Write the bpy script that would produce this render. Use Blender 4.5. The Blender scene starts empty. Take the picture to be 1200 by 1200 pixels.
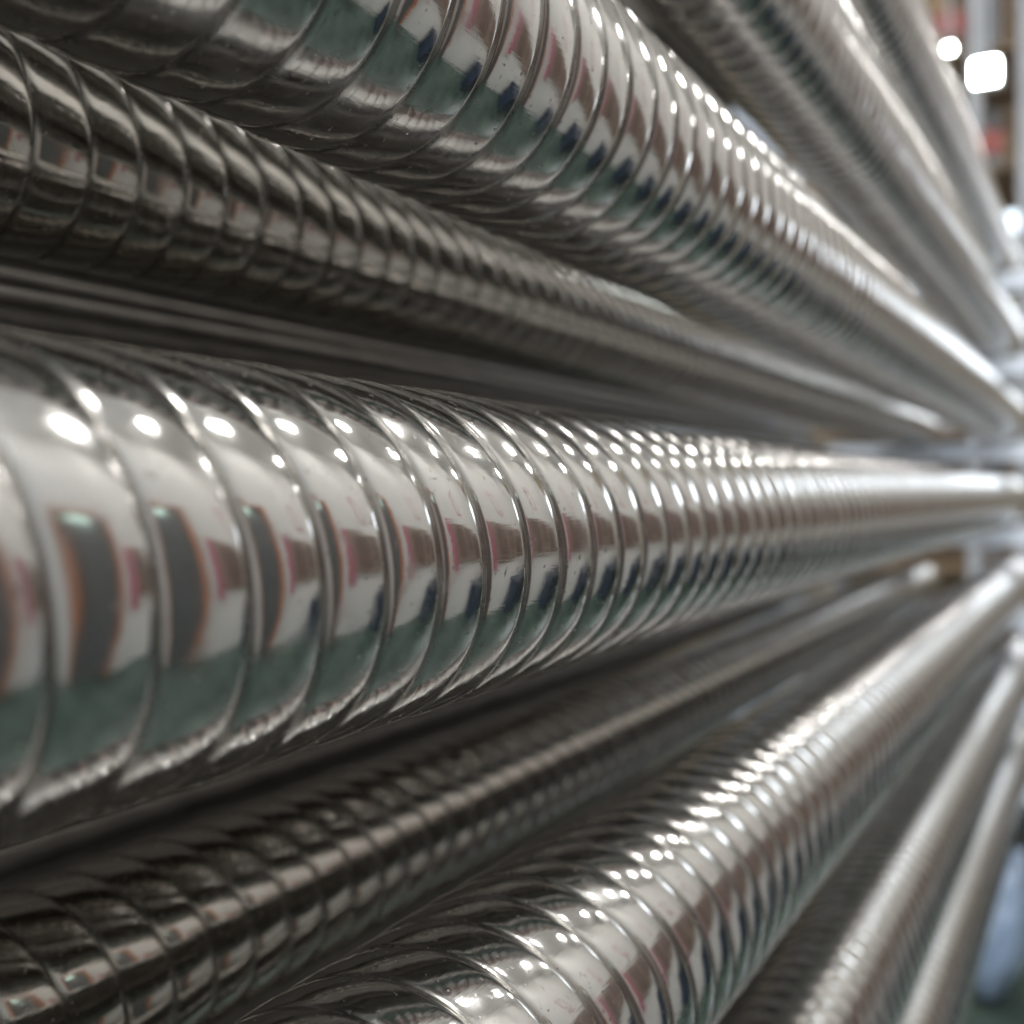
import bpy, bmesh, math, random
import numpy as np
R = math.radians
random.seed(7)
sc = bpy.context.scene
C = sc.collection

# ------------------------------------------------------------------ camera
CAMZ = 1.22
F = 1300.0 / 1200.0          # focal length in frame widths
YAW = math.atan(703.0 / 1300.0)
cam_d = bpy.data.cameras.new('camera')
cam_d.sensor_width = 36
cam_d.lens = 36 * F
cam_d.shift_y = -23 / 1200
cam_d.clip_start = 0.005
cam_d.clip_end = 200
cam_d.dof.use_dof = True
cam_d.dof.focus_distance = 0.305
cam_d.dof.aperture_fstop = 6.8
cam_d.dof.aperture_blades = 0
cam = bpy.data.objects.new('camera', cam_d)
cam.location = (0, 0, CAMZ)
cam.rotation_euler = (R(90), 0, YAW)
C.objects.link(cam)
sc.camera = cam

# ------------------------------------------------------------------ light
w = bpy.data.worlds.new('World')
sc.world = w
w.use_nodes = True
bg = w.node_tree.nodes['Background']
bg.inputs[0].default_value = (0.86, 0.93, 1.0, 1)     # plain daylight at the open hall ends
bg.inputs[1].default_value = 2.6
sc.view_settings.view_transform = 'Standard'
sc.view_settings.look = 'None'
sc.view_settings.exposure = 1.1
sc.view_settings.gamma = 1
sc.cycles.use_denoising = True
sc.cycles.use_adaptive_sampling = False
sc.cycles.sample_clamp_indirect = 4.0
sc.cycles.blur_glossy = 0.6
sc.cycles.caustics_reflective = False
sc.cycles.caustics_refractive = False
sc.cycles.max_bounces = 9
sc.cycles.diffuse_bounces = 3
sc.cycles.glossy_bounces = 7
LAMP = 40.0

# ------------------------------------------------------------------ materials
def mat(name, col=(.5, .5, .5), rough=.5, metal=0., noise=None, emit=None, bump=None, spec=.5):
    m = bpy.data.materials.new(name)
    m.use_nodes = True
    nt = m.node_tree
    p = nt.nodes['Principled BSDF']
    p.inputs['Base Color'].default_value = (*col, 1)
    p.inputs['Roughness'].default_value = rough
    p.inputs['Metallic'].default_value = metal
    p.inputs['Specular IOR Level'].default_value = spec
    tc = nt.nodes.new('ShaderNodeTexCoord')
    if noise:
        sc_, lo, hi = noise
        n = nt.nodes.new('ShaderNodeTexNoise')
        n.inputs['Scale'].default_value = sc_
        n.inputs['Detail'].default_value = 6
        nt.links.new(tc.outputs['Object'], n.inputs['Vector'])
        r = nt.nodes.new('ShaderNodeValToRGB')
        r.color_ramp.elements[0].position = .3
        r.color_ramp.elements[1].position = .7
        r.color_ramp.elements[0].color = (*[c * lo for c in col], 1)
        r.color_ramp.elements[1].color = (*[min(1, c * hi) for c in col], 1)
        nt.links.new(n.outputs['Fac'], r.inputs['Fac'])
        nt.links.new(r.outputs['Color'], p.inputs['Base Color'])
    if bump:
        n2 = nt.nodes.new('ShaderNodeTexNoise')
        n2.inputs['Scale'].default_value = bump[0]
        n2.inputs['Detail'].default_value = 4
        nt.links.new(tc.outputs['Object'], n2.inputs['Vector'])
        b = nt.nodes.new('ShaderNodeBump')
        b.inputs['Strength'].default_value = bump[1]
        b.inputs['Distance'].default_value = bump[2]
        nt.links.new(n2.outputs['Fac'], b.inputs['Height'])
        nt.links.new(b.outputs['Normal'], p.inputs['Normal'])
    if emit:
        p.inputs['Emission Color'].default_value = (*emit[0], 1)
        p.inputs['Emission Strength'].default_value = emit[1]
    return m

def chrome(name, col, r0, r1):
    m = bpy.data.materials.new(name)
    m.use_nodes = True
    nt = m.node_tree
    L = nt.links.new
    p = nt.nodes['Principled BSDF']
    p.inputs['Metallic'].default_value = 1
    tc = nt.nodes.new('ShaderNodeTexCoord')
    # dull patches, handling marks
    n = nt.nodes.new('ShaderNodeTexNoise')
    n.inputs['Scale'].default_value = 28
    n.inputs['Detail'].default_value = 7
    n.inputs['Roughness'].default_value = .65
    L(tc.outputs['Object'], n.inputs['Vector'])
    mr = nt.nodes.new('ShaderNodeMapRange')
    mr.inputs['From Min'].default_value = .35
    mr.inputs['From Max'].default_value = .72
    mr.inputs['To Min'].default_value = r0
    mr.inputs['To Max'].default_value = r1
    L(n.outputs['Fac'], mr.inputs['Value'])
    # long fine scratches along the tube
    mp = nt.nodes.new('ShaderNodeMapping')
    mp.inputs['Scale'].default_value = (900, 60, 900)
    L(tc.outputs['Object'], mp.inputs['Vector'])
    s = nt.nodes.new('ShaderNodeTexNoise')
    s.inputs['Scale'].default_value = 1
    s.inputs['Detail'].default_value = 3
    L(mp.outputs['Vector'], s.inputs['Vector'])
    # pits and specks
    v = nt.nodes.new('ShaderNodeTexNoise')
    v.inputs['Scale'].default_value = 420
    v.inputs['Detail'].default_value = 2
    L(tc.outputs['Object'], v.inputs['Vector'])
    pit = nt.nodes.new('ShaderNodeMapRange')
    pit.inputs['From Min'].default_value = .66
    pit.inputs['From Max'].default_value = .78
    L(v.outputs['Fac'], pit.inputs['Value'])
    ad = nt.nodes.new('ShaderNodeMath'); ad.operation = 'MULTIPLY_ADD'
    L(pit.outputs['Result'], ad.inputs[0]); ad.inputs[1].default_value = .35
    L(mr.outputs['Result'], ad.inputs[2])
    sm = nt.nodes.new('ShaderNodeTexNoise')
    sm.inputs['Scale'].default_value = 46
    sm.inputs['Detail'].default_value = 5
    sm.inputs['Distortion'].default_value = 1.2
    L(tc.outputs['Object'], sm.inputs['Vector'])
    smr = nt.nodes.new('ShaderNodeMapRange')
    smr.inputs['From Min'].default_value = .54
    smr.inputs['From Max'].default_value = .66
    smr.inputs['To Max'].default_value = .10
    L(sm.outputs['Fac'], smr.inputs['Value'])
    ad3 = nt.nodes.new('ShaderNodeMath')
    L(ad.outputs[0], ad3.inputs[0]); L(smr.outputs['Result'], ad3.inputs[1])
    ad = ad3
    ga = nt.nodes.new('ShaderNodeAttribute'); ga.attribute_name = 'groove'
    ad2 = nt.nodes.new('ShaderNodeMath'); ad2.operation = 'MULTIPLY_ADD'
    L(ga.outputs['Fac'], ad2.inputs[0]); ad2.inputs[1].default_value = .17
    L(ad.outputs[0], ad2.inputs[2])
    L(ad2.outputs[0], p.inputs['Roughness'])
    mx = nt.nodes.new('ShaderNodeMix'); mx.data_type = 'RGBA'
    mx.inputs['A'].default_value = (*col, 1)
    mx.inputs['B'].default_value = (col[0] * .35, col[1] * .33, col[2] * .3, 1)
    L(pit.outputs['Result'], mx.inputs['Factor'])
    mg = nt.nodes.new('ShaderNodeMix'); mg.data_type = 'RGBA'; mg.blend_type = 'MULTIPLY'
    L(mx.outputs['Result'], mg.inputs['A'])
    mg.inputs['B'].default_value = (.40, .385, .36, 1)          # grime and dull, worked metal, darkened further against bright reflections in the groove
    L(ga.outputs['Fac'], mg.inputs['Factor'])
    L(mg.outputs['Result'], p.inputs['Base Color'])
    b = nt.nodes.new('ShaderNodeBump')
    b.inputs['Strength'].default_value = .22
    b.inputs['Distance'].default_value = .00012
    L(s.outputs['Fac'], b.inputs['Height'])
    b2 = nt.nodes.new('ShaderNodeBump')
    b2.inputs['Strength'].default_value = .08
    b2.inputs['Distance'].default_value = .0012
    L(n.outputs['Fac'], b2.inputs['Height'])
    L(b.outputs['Normal'], b2.inputs['Normal'])
    L(b2.outputs['Normal'], p.inputs['Normal'])
    return m

M = dict(
    chrome=chrome('polished_steel', (.66, .652, .64), .05, .14),
    chrome2=chrome('polished_steel_shaded', (.47, .445, .41), .05, .13),  # same steel, darkened to stand in for shade behind the front row
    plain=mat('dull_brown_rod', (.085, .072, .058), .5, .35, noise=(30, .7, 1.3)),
    rim=mat('cut_steel_rim', (.8, .8, .8), .25, 1.),
    inside=mat('tube_bore', (.25, .25, .25), .4, 1.),
    arm=mat('white_rack_paint', (.84, .87, .92), .4, noise=(9, .94, 1.05)),
    post=mat('grey_rack_paint', (.42, .45, .50), .45, noise=(9, .9, 1.1)),
    backing=mat('light_block_sheet', (.045, .038, .028), .6, noise=(14, .7, 1.3), bump=(60, .3, .002)),
    floor=mat('green_floor_paint', (.055, .080, .066), .24, noise=(2.2, .6, 1.6)),
    walk=mat('pale_concrete', (.46, .48, .50), .6, noise=(5, .85, 1.1)),
    wall=mat('white_wall_paint', (.82, .81, .79), .7, noise=(2, .96, 1.03)),
    tan=mat('tan_wall_paint', (.58, .49, .36), .7, noise=(2, .9, 1.08)),
    dark_ceiling=mat('darkened_ceiling', (.06, .06, .058), .8, noise=(1.5, .9, 1.1)),
    yard=mat('pale_yard', (.45, .48, .52), .8, noise=(1.5, .9, 1.1)),
    ceiling=mat('white_ceiling', (.82, .81, .79), .8, noise=(1.5, .95, 1.03)),
    door=mat('grey_door_paint', (.15, .155, .155), .4, noise=(4, .9, 1.1)),
    jamb=mat('pale_jamb_paint', (.62, .52, .47), .5, noise=(8, .9, 1.1)),
    frame=mat('orange_frame_paint', (.50, .21, .12), .5, noise=(8, .9, 1.1)),
    pink=mat('pink_banner', (.52, .19, .24), .6, noise=(8, .9, 1.1)),
    brown=mat('brown_cabinet', (.31, .24, .20), .5, noise=(6, .8, 1.2)),
    brownd=mat('dark_cabinet_front', (.2, .14, .12), .5, noise=(6, .8, 1.2)),
    navy=mat('navy_plastic', (.02, .032, .055), .4, noise=(8, .8, 1.2)),
    sheet=mat('crumpled_film', (.74, .77, .82), .3, noise=(8, .9, 1.1)),
    red=mat('red_beam_paint', (.17, .022, .013), .45, noise=(8, .85, 1.1)),
    housing=mat('lamp_housing', (.75, .75, .75), .4, noise=(8, .95, 1.05)),
    lamp=mat('lamp_tube', (.9, .9, .9), .5, emit=((1.0, .975, .94), LAMP)),
    coollamp=mat('cool_lamp', (.9, .9, .9), .5, emit=((.9, 1.0, .97), LAMP)),
    glass=mat('daylit_pane', (.8, .85, .9), .1, emit=((.72, .86, 1.0), 1.5)),
    mint=mat('mint_indicator', (.5, .8, .7), .3, emit=((.75, 1.0, .9), .9)),
    carton=mat('brown_carton', (.20, .14, .085), .75, noise=(7, .8, 1.15)),
    blue=mat('pale_blue_film', (.36, .45, .60), .25, noise=(6, .85, 1.1)),
    black=mat('black_crate', (.012, .014, .013), .5, noise=(6, .8, 1.2)),
    box=mat('grey_carton', (.30, .31, .33), .7, noise=(6, .85, 1.1)),
    screw=mat('zinc_screw', (.5, .5, .5), .35, 1.),
)

# ------------------------------------------------------------------ helpers
def link(name, me, m=None, parent=None):
    o = bpy.data.objects.new(name, me)
    C.objects.link(o)
    if m is not None and me is not None and len(me.materials) == 0:
        me.materials.append(m)
    if parent is not None:
        o.parent = parent
    return o

def tag(o, label=None, cat=None, group=None, kind=None):
    for k, v in (('label', label), ('category', cat), ('group', group), ('kind', kind)):
        if v:
            o[k] = v
    return o

def empty(name, loc):
    o = bpy.data.objects.new(name, None)
    o.empty_display_size = .05
    o.location = loc
    C.objects.link(o)
    return o

def box_me(name, x0, x1, y0, y1, z0, z1, bevel=0.0):
    bm = bmesh.new()
    bmesh.ops.create_cube(bm, size=1)
    for v in bm.verts:
        v.co = ((x0 + x1) / 2 + v.co.x * (x1 - x0), (y0 + y1) / 2 + v.co.y * (y1 - y0), (z0 + z1) / 2 + v.co.z * (z1 - z0))
    if bevel:
        bmesh.ops.bevel(bm, geom=bm.edges[:], offset=bevel, segments=2, affect='EDGES', profile=.5)
    me = bpy.data.meshes.new(name)
    bm.to_mesh(me); bm.free()
    return me

def box(name, b, m, parent=None, bevel=0.0):
    """b is in the parent's own space"""
    return link(name, box_me(name, *b, bevel), m, parent)

def cyl_me(name, r, p0, p1, seg=24):
    from mathutils import Vector
    p0, p1 = Vector(p0), Vector(p1)
    d = p1 - p0
    bm = bmesh.new()
    bmesh.ops.create_cone(bm, cap_ends=True, segments=seg, radius1=r, radius2=r, depth=d.length)
    q = d.to_track_quat('Z', 'Y').to_matrix().to_4x4()
    q.translation = (p0 + p1) / 2
    bmesh.ops.transform(bm, matrix=q, verts=bm.verts[:])
    for f in bm.faces:
        f.smooth = len(f.verts) == 4
    me = bpy.data.meshes.new(name)
    bm.to_mesh(me); bm.free()
    return me

# ------------------------------------------------------------------ setting
FZ = 0.0                     # floor
CEIL = CAMZ + 2.75
WX = 1.30                    # white wall across the aisle
FY = 9.0                     # far wall
BX = -3.6
DX0 = -.42
WZ0, WZ1 = 2.3, 2.95        # open daylit strip high in the far wall
def st(name, b, m):
    return tag(box(name, b, m), kind='structure')
st('floor', (BX, WX + .15, -6, FY + .15, FZ - .1, FZ), M['floor'])
st('ground', (-14, 14, FY + .15, 40, FZ - .1, FZ - .01), M['yard'])
st('wall', (WX, WX + .15, -.6, FY, FZ - .05, CEIL), M['wall'])
st('wall', (BX - .15, BX, -3, FY, FZ - .05, CEIL), M['tan'])
st('ceiling', (-.34, WX + .15, -.6, FY + .15, CEIL, CEIL + .1), M['ceiling'])
st('ceiling', (BX, -.34, -.6, FY + .15, CEIL - .04, CEIL + .1), M['dark_ceiling'])  # part over the rack made dark to deepen the tubes' dark reflections
st('wall', (BX, DX0, FY, FY + .15, FZ - .05, CEIL - .04), M['tan'])
st('wall', (DX0, WX, FY, FY + .15, FZ - .05, WZ0), M['tan'])
st('wall', (DX0, WX, FY, FY + .15, WZ1, CEIL - .04), M['tan'])

# ------------------------------------------------------------------ the tubes
def tube_mesh(name, r, pitch, y0, y1, nt, nj, bulge, groove, wg, hand=1, bead=0, starts=2):
    # rows follow the helical groove, so that the groove stays crisp
    u = np.linspace(0, 1, nt, endpoint=False)
    d = 0.55                                    # crowd rows towards the groove at t=0
    t = u - d * np.sin(2 * np.pi * u) / (2 * np.pi) * 1.0
    # t(u) has slope 1-d at u=0 (denser rows there)
    turns = int(math.ceil((y1 - y0) / pitch)) + 1 + starts
    rows = (np.arange(-starts, turns)[:, None] + t[None, :]).ravel()      # in pitches
    nr = rows.size
    tt = np.tile(t, turns + starts)
    dd = np.minimum(tt, 1 - tt)
    prof = bulge * (1 - (2 * tt - 1) ** 2) - groove * np.exp(-(dd / wg) ** 2)
    prof = prof - bulge + bead * np.exp(-(dd / .022) ** 2)
    a = np.arange(nj) / nj
    ang = a * 2 * np.pi * hand
    Y = y0 + pitch * (rows[:, None] + starts * a[None, :])
    end = np.clip((y1 - .012 - Y) / .02, 0, 1) * np.clip((Y - y0 - .012) / .02, 0, 1)
    S = rows[:, None] + starts * a[None, :]              # turns along the helix
    amp = 1 + .07 * np.sin(S * 2.31 + .4) + .06 * np.sin(S * 5.17 + 1.9) + .04 * np.sin(S * 13.7)
    wob = .00014 * np.sin(ang[None, :] * 2 + S * 1.7) + .00009 * np.sin(ang[None, :] * 3 - S * 3.1)
    Y = Y + pitch * (.022 * np.sin(S * 1.37) + .016 * np.sin(S * 3.93 + 2))
    rad = r + prof[:, None] * amp * end + wob - .0025 * np.clip((Y - y1 + .07) / .07, 0, 1) ** 2 * (r > .045)
    Y = np.clip(Y, y0, y1)
    X = rad * np.cos(ang)[None, :]
    Z = rad * np.sin(ang)[None, :]
    co = np.stack([X, Y, Z], -1).reshape(-1, 3)
    i = np.arange(nr - 1)[:, None] * nj
    j = np.arange(nj - 1)[None, :]
    q1 = np.stack([i + j, i + j + 1, i + nj + j + 1, i + nj + j], -1).reshape(-1, 4)
    k = np.arange(nr - 1 - starts * nt)
    q2 = np.stack([k * nj + nj - 1, (k + starts * nt) * nj, (k + starts * nt + 1) * nj, (k + 1) * nj + nj - 1], -1)
    q = np.concatenate([q1, q2])
    # drop quads that were clamped flat
    yq = co[q][:, :, 1]
    q = q[(yq.max(1) - yq.min(1)) > 1e-7]
    if hand > 0:
        q = q[:, ::-1]
    used = np.unique(q)
    remap = np.zeros(len(co), np.int64); remap[used] = np.arange(len(used))
    co = co[used]; q = remap[q]
    me = bpy.data.meshes.new(name)
    me.vertices.add(len(co)); me.vertices.foreach_set('co', co.astype(np.float32).ravel())
    me.loops.add(q.size); me.loops.foreach_set('vertex_index', q.astype(np.int32).ravel())
    me.polygons.add(len(q))
    me.polygons.foreach_set('loop_start', np.arange(0, q.size, 4, dtype=np.int32))
    me.polygons.foreach_set('use_smooth', np.ones(len(q), bool))
    me.update(calc_edges=True)
    me.validate()
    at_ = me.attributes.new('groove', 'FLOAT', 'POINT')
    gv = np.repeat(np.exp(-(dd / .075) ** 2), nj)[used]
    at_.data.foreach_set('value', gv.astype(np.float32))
    return me

def rim_mesh(name, r, y, w_=.004):
    # rolled rim at the cut end: rounded lip, then the bore going back inside
    prof = [(r - .0005, y - .006), (r + .0008, y - .004), (r + .0012, y - .001), (r + .0006, y + .0012),
            (r - .0014, y + .0012), (r - .002, y - .001), (r - .002, y - .12)]
    n = 64
    vs, fs = [], []
    for (rr, yy) in prof:
        for k in range(n):
            a = 2 * math.pi * k / n
            vs.append((rr * math.cos(a), yy, rr * math.sin(a)))
    for i in range(len(prof) - 1):
        for k in range(n):
            fs.append((i * n + k, (i + 1) * n + k, (i + 1) * n + (k + 1) % n, i * n + (k + 1) % n))
    me = bpy.data.meshes.new(name)
    me.from_pydata(vs, [], fs)
    for p in me.polygons:
        p.use_smooth = True
    return me

PITCH = .0226
Y0 = -.45
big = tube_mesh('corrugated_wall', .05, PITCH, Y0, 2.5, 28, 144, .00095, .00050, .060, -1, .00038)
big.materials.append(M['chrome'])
bigrim = rim_mesh('end_rim', .0475, 2.502)
bigrim.materials.append(M['rim'])
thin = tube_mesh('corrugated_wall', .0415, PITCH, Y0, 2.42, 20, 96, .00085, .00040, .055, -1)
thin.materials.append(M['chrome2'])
thinrim = rim_mesh('end_rim', .0395, 2.422)
thinrim.materials.append(M['chrome2'])

def tube(name, kind, x, z, roll, dy, label, group):
    t = empty(name, (x, dy, CAMZ + z))
    tag(t, label, 'tube', group)
    a = link('corrugated_wall', big if kind == 'big' else thin, None, t)
    b = link('end_rim', bigrim if kind == 'big' else thinrim, None, t)
    a.rotation_euler = (0, R(roll), 0)
    return t

G1 = 'thick ribbed tubes stacked in the front row'
G2 = 'thin ribbed tubes lying behind the front row'
FRONT = [
    (-.193, -.0174, 0, 0, 'large polished spiral tube across the middle, running to the right edge'),
    (-.196, .148, 40, 0, 'large shiny tube next above the middle one, its lower side dark brown'),
    (-.205, .316, 200, .01, 'blurred tube at the top with a row of dim warm light dots'),
    (-.2140, .482, 120, .02, 'blurred uppermost tube with a bright white row of dots, nearest the ceiling lamps'),
    (-.179, -.183, 75, 0, 'large tube rising from the bottom edge, first below the middle one'),
    (-.175, -.350, 10, .01, 'pale blurred tube at bottom right, second below the middle one'),
    (-.178, -.515, 160, 0, 'lowest tube, narrow and bluish in the bottom right corner'),
]
def roll_for(y, n):        # turn a tube so that a groove passes its near side at y
    f = ((y - Y0) / PITCH) % 1
    return -n - 180 * f
FRONT[0] = FRONT[0][:2] + (roll_for(.2288, 5),) + FRONT[0][3:]
for x, z, roll, dy, lab in FRONT:
    tube('spiral_tube', 'big', x, z, roll, dy, lab, G1)
BACK = [
    (-.353, .1285, 30, 0, 'thin dark tube at upper left, squeezed under the large shiny tube'),
    (-.351, -.187, 90, 0, 'thin black tube at lower left with a pale stripe of squares'),
    (-.352, -.030, 60, 0, 'thin ribbed tube covered by the large middle tube'),
    (-.350, -.344, 0, 0, 'thin ribbed tube in the back row behind the tube rising from the bottom edge'),
]
for x, z, roll, dy, lab in BACK:
    tube('thin_spiral_tube', 'thin', x, z, roll, dy, lab, G2)
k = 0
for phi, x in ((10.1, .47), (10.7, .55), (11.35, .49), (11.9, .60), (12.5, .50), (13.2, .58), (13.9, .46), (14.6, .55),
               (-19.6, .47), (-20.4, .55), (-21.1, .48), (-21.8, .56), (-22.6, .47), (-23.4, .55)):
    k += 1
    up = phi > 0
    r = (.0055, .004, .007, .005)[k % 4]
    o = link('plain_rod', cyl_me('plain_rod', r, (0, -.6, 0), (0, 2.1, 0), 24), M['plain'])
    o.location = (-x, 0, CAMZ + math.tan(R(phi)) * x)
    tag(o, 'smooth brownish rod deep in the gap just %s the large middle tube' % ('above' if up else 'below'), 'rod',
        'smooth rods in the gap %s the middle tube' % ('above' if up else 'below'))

# ------------------------------------------------------------------ rack
rack = tag(empty('pipe_rack', (-.66, 2.38, 0)), 'white cantilever rack arms and grey posts holding the tubes at their far ends', 'rack')
def rbox(name, b, m, bevel=.003):   # world box -> rack space
    o = box(name, (b[0] + .66, b[1] + .66, b[2] - 2.38, b[3] - 2.38, b[4], b[5]), m, rack, bevel)
    return o
rbox('post', (-.72, -.64, 2.34, 2.42, 0, 2.4), M['post'])
rbox('post', (-.66, -.60, 2.22, 2.28, 0, 2.4), M['post'])
rbox('foot', (-.72, .02, 2.33, 2.43, 0.001, .10), M['post'])
rbox('board', (-.78, -.76, -2.5, 1.95, .02, CEIL - .05), M['backing'], 0)  # dark sheet added behind the tubes to block light and darken the gaps
for x, z, *_ in FRONT:
    zt = CAMZ + z - .0505
    rbox('arm', (-.64, .03, 2.36, 2.40, zt - .038, zt), M['arm'])
for x, z, *_ in BACK:
    zt = CAMZ + z - .042
    rbox('short_arm', (-.60, -.30, 2.23, 2.27, zt - .03, zt), M['arm'])

# ------------------------------------------------------------------ lamps
def lamp(x, y, z, ln, label, wd=.08, group='ceiling lamps over the aisle'):
    t = tag(empty('ceiling_lamp', (x, y, z)), label, 'lamp', group)
    box('housing', (-wd - .02, wd + .02, -ln / 2 - .02, ln / 2 + .02, .02, .08), M['housing'], t, .01)
    box('diffuser', (-wd, wd, -ln / 2, ln / 2, -.012, .018), M['lamp'], t, .008)
    for s in (-1, 1):
        link('hanger', cyl_me('hanger', .006, (0, s * ln * .4, .08), (0, s * ln * .4, CEIL - z), 8), M['post'], t)
    return t
for y, lab in ((.8, 'flat ceiling lamp above the near ends of the tubes'),
               (2.5, 'flat ceiling lamp above the far tube ends, mirrored as the larger bright dots'),
               (4.8, 'flat ceiling lamp beside the red beamed shelf, mirrored as the smaller bright dots'),
               (7.4, 'flat ceiling lamp nearest the daylit opening in the far wall')):
    lamp(.5, y, CAMZ + 2.5, .34, lab, .07)
lamp(-1.25, 3.2, CAMZ + 2.5, .9, 'added unseen ceiling lamp behind the rack, brightening the arms and the red beamed shelf', .12)  # extra lamp out of view, added to brighten rack arms and shelf
# two far lamps in view at the top right corner
def far_lamp(px, py, Y, s, label):
    w_ = (1303 - px) / 1478.0
    k = .8796 * w_ / (1 - .4757 * w_)
    D = k * Y * .4757 + Y * .8796
    z = (577 - py) / 1300 * D
    t = tag(empty('hanging_lamp', (-k * Y, Y, CAMZ + z)), label, 'lamp', 'far lamps by the top right corner')
    box('shade', (-s * 1.15, s * 1.15, -s * .9, s * 1.2, -s * 1.15, s * 1.15), M['housing'], t, s * .2)
    box('diffuser', (-s, s, -s * .95, -s * .91, -s, s), M['coollamp'], t)
    link('cord', cyl_me('cord', .006, (0, 0, s * 1.1), (0, 0, CEIL - .04 - CAMZ - z), 8), M['post'], t)
far_lamp(1113, 58, 4.3, .011, 'small round far lamp glowing white beside the uppermost tube')
far_lamp(1156, 88, 4.2, .038, 'large squarish far lamp glowing white in the top right corner')

# ------------------------------------------------------------------ far end of the hall, in view at the right edge
win = tag(empty('window', (0, FY - .02, CAMZ)), 'bright bluish window high on the far tan wall', 'window')
box('pane', (-1.3, -.45, 0, .012, 1.93, 2.36), M['glass'], win)
for b in ((-1.36, -.39, -.01, .015, 2.36, 2.42), (-1.36, -.39, -.01, .015, 1.87, 1.93), (-1.36, -1.3, -.01, .015, 1.93, 2.36),
          (-.45, -.39, -.01, .015, 1.93, 2.36), (-.92, -.88, -.01, .011, 1.93, 2.36)):
    box('frame', b, M['housing'], win)

shelf = tag(empty('storage_shelf', (-1.2, 4.7, 0)), 'tall shelf with dark red beams and grey posts behind the far tube ends', 'shelf')
def sbox(name, b, m):
    return box(name, (b[0] + 1.2, b[1] + 1.2, b[2] - 4.7, b[3] - 4.7, b[4], b[5]), m, shelf)
for x0 in (-1.2, -.50, -.32):
    sbox('post', (x0, x0 + .05, 4.70, 4.76, .001, 3.92), M['box'])
    sbox('post', (x0, x0 + .05, 5.50, 5.56, .001, 3.92), M['box'])
for z, xa, xb in ((3.07, -.66, -.505), (2.58, -.449, -.37)):
    sbox('beam', (xa, xb, 4.67, 4.698, z - .045, z + .045), M['red'])
for z in (.9, 1.45, 2.10, 2.49, 2.97):
    sbox('shelf_board', (-1.15, -.32, 4.765, 5.495, z, z + .02), M['carton'])
sbox('back_panel', (-1.2, -.27, 5.565, 5.58, 2.52, 3.92), M['carton'])
sbox('back_panel', (-1.2, -.27, 5.565, 5.58, .001, 2.08), M['carton'])
for nm, x, y, z, w_, d_, h_, mm, lab in (
        ('carton', -.85, 5.1, 2.992, .5, .5, .55, 'carton', 'brown carton on the top board of the red beamed shelf'),
        ('carton', -.52, 5.15, 1.472, .32, .5, .5, 'box', 'grey carton at middle height of the red beamed shelf'),
        ('crate', -.28, 3.75, .001, .5, .5, .62, 'black', 'black crate on the floor behind the lowest tube ends')):
    c = tag(empty(nm, (x, y, z)), lab, nm)
    box('body', (-w_ / 2, w_ / 2, -d_ / 2, d_ / 2, 0, h_), M[mm], c, .008)
    box('lid', (-w_ / 2 - .006, w_ / 2 + .006, -d_ / 2 - .006, d_ / 2 + .006, h_ + .001, h_ + .02), M[mm], c, .004)
# crumpled pale blue sack on the floor at the bottom right
bm = bmesh.new()
bmesh.ops.create_icosphere(bm, subdivisions=4, radius=1)
from mathutils import noise as mn, Vector
for v in bm.verts:
    n_ = mn.noise(v.co * 2.3) * .16 + mn.noise(v.co * 6.1) * .06
    v.co *= 1 + n_
    v.co.x *= .07; v.co.y *= .14; v.co.z = max(v.co.z * .19, -.17)
for f in bm.faces: f.smooth = True
me = bpy.data.meshes.new('sack'); bm.to_mesh(me); bm.free()
sk = link('sack', me, M['blue'])
sk.location = (-.243, 2.95, .171)
sk.rotation_euler = (0, R(8), 0)
tag(sk, 'pale blue plastic sack on the floor in the bottom right corner', 'sack')

# ------------------------------------------------------------------ things across the aisle, seen mirrored in the bands
door = tag(empty('door', (WX, 1.2, 0)), 'dark grey door in an orange frame, mirrored in the middle tube', 'door')
box('door_leaf', (-.03, -.004, -.33, .31, 0.01, 2.0), M['door'], door)
box('side_panel', (-.05, -.002, -.66, -.405, 0.005, 2.0), M['jamb'], door)
for b in ((-.06, -.002, -.39, -.33, 0.005, 2.05), (-.06, -.002, .31, .385, 0.005, 2.05), (-.06, -.002, -.33, .31, 2.0, 2.05)):
    box('frame', b, M['frame'], door)
box('lamp_panel', (-.05, -.031, -.2, .05, 1.9, 1.95), M['mint'], door)
brd = tag(empty('notice_board', (WX, 2.0, 1.0)), 'brown notice board with a narrow pink strip, mirrored in the tube bands', 'board')
box('board', (-.03, -.003, 0, 3.6, 0, .66), M['brown'], brd, .004)
box('strip', (-.034, -.003, -.16, -.01, -.14, .66), M['pink'], brd)
for (y0, y1, z0, z1) in ((.15, .8, .08, .58), (1.0, 1.7, .2, .6), (2.0, 2.9, .06, .5)):
    box('paper', (-.034, -.0305, y0, y1, z0, z1), M['brownd'], brd)
sgn = tag(empty('wall_sign', (WX, 3.0, 2.1)), 'small red framed sign high on the white wall, mirrored in the middle tube', 'sign')
box('panel', (-.012, -.002, -.16, .16, -.2, .2), M['wall'], sgn)
for b in ((-.016, -.002, -.2, -.16, -.24, .24), (-.016, -.002, .16, .2, -.24, .24), (-.016, -.002, -.16, .16, .2, .24), (-.016, -.002, -.16, .16, -.24, -.2)):
    box('border', b, M['pink'], sgn)
binn = tag(empty('storage_bin', (WX - .3, 4.4, 0)), 'navy blue bin standing by the white wall, mirrored low in the tubes', 'bin')
box('body', (-.22, .22, -1.3, 1.3, .002, .6), M['navy'], binn, .02)
box('rim', (-.24, .24, -1.32, 1.32, .601, .64), M['navy'], binn, .008)
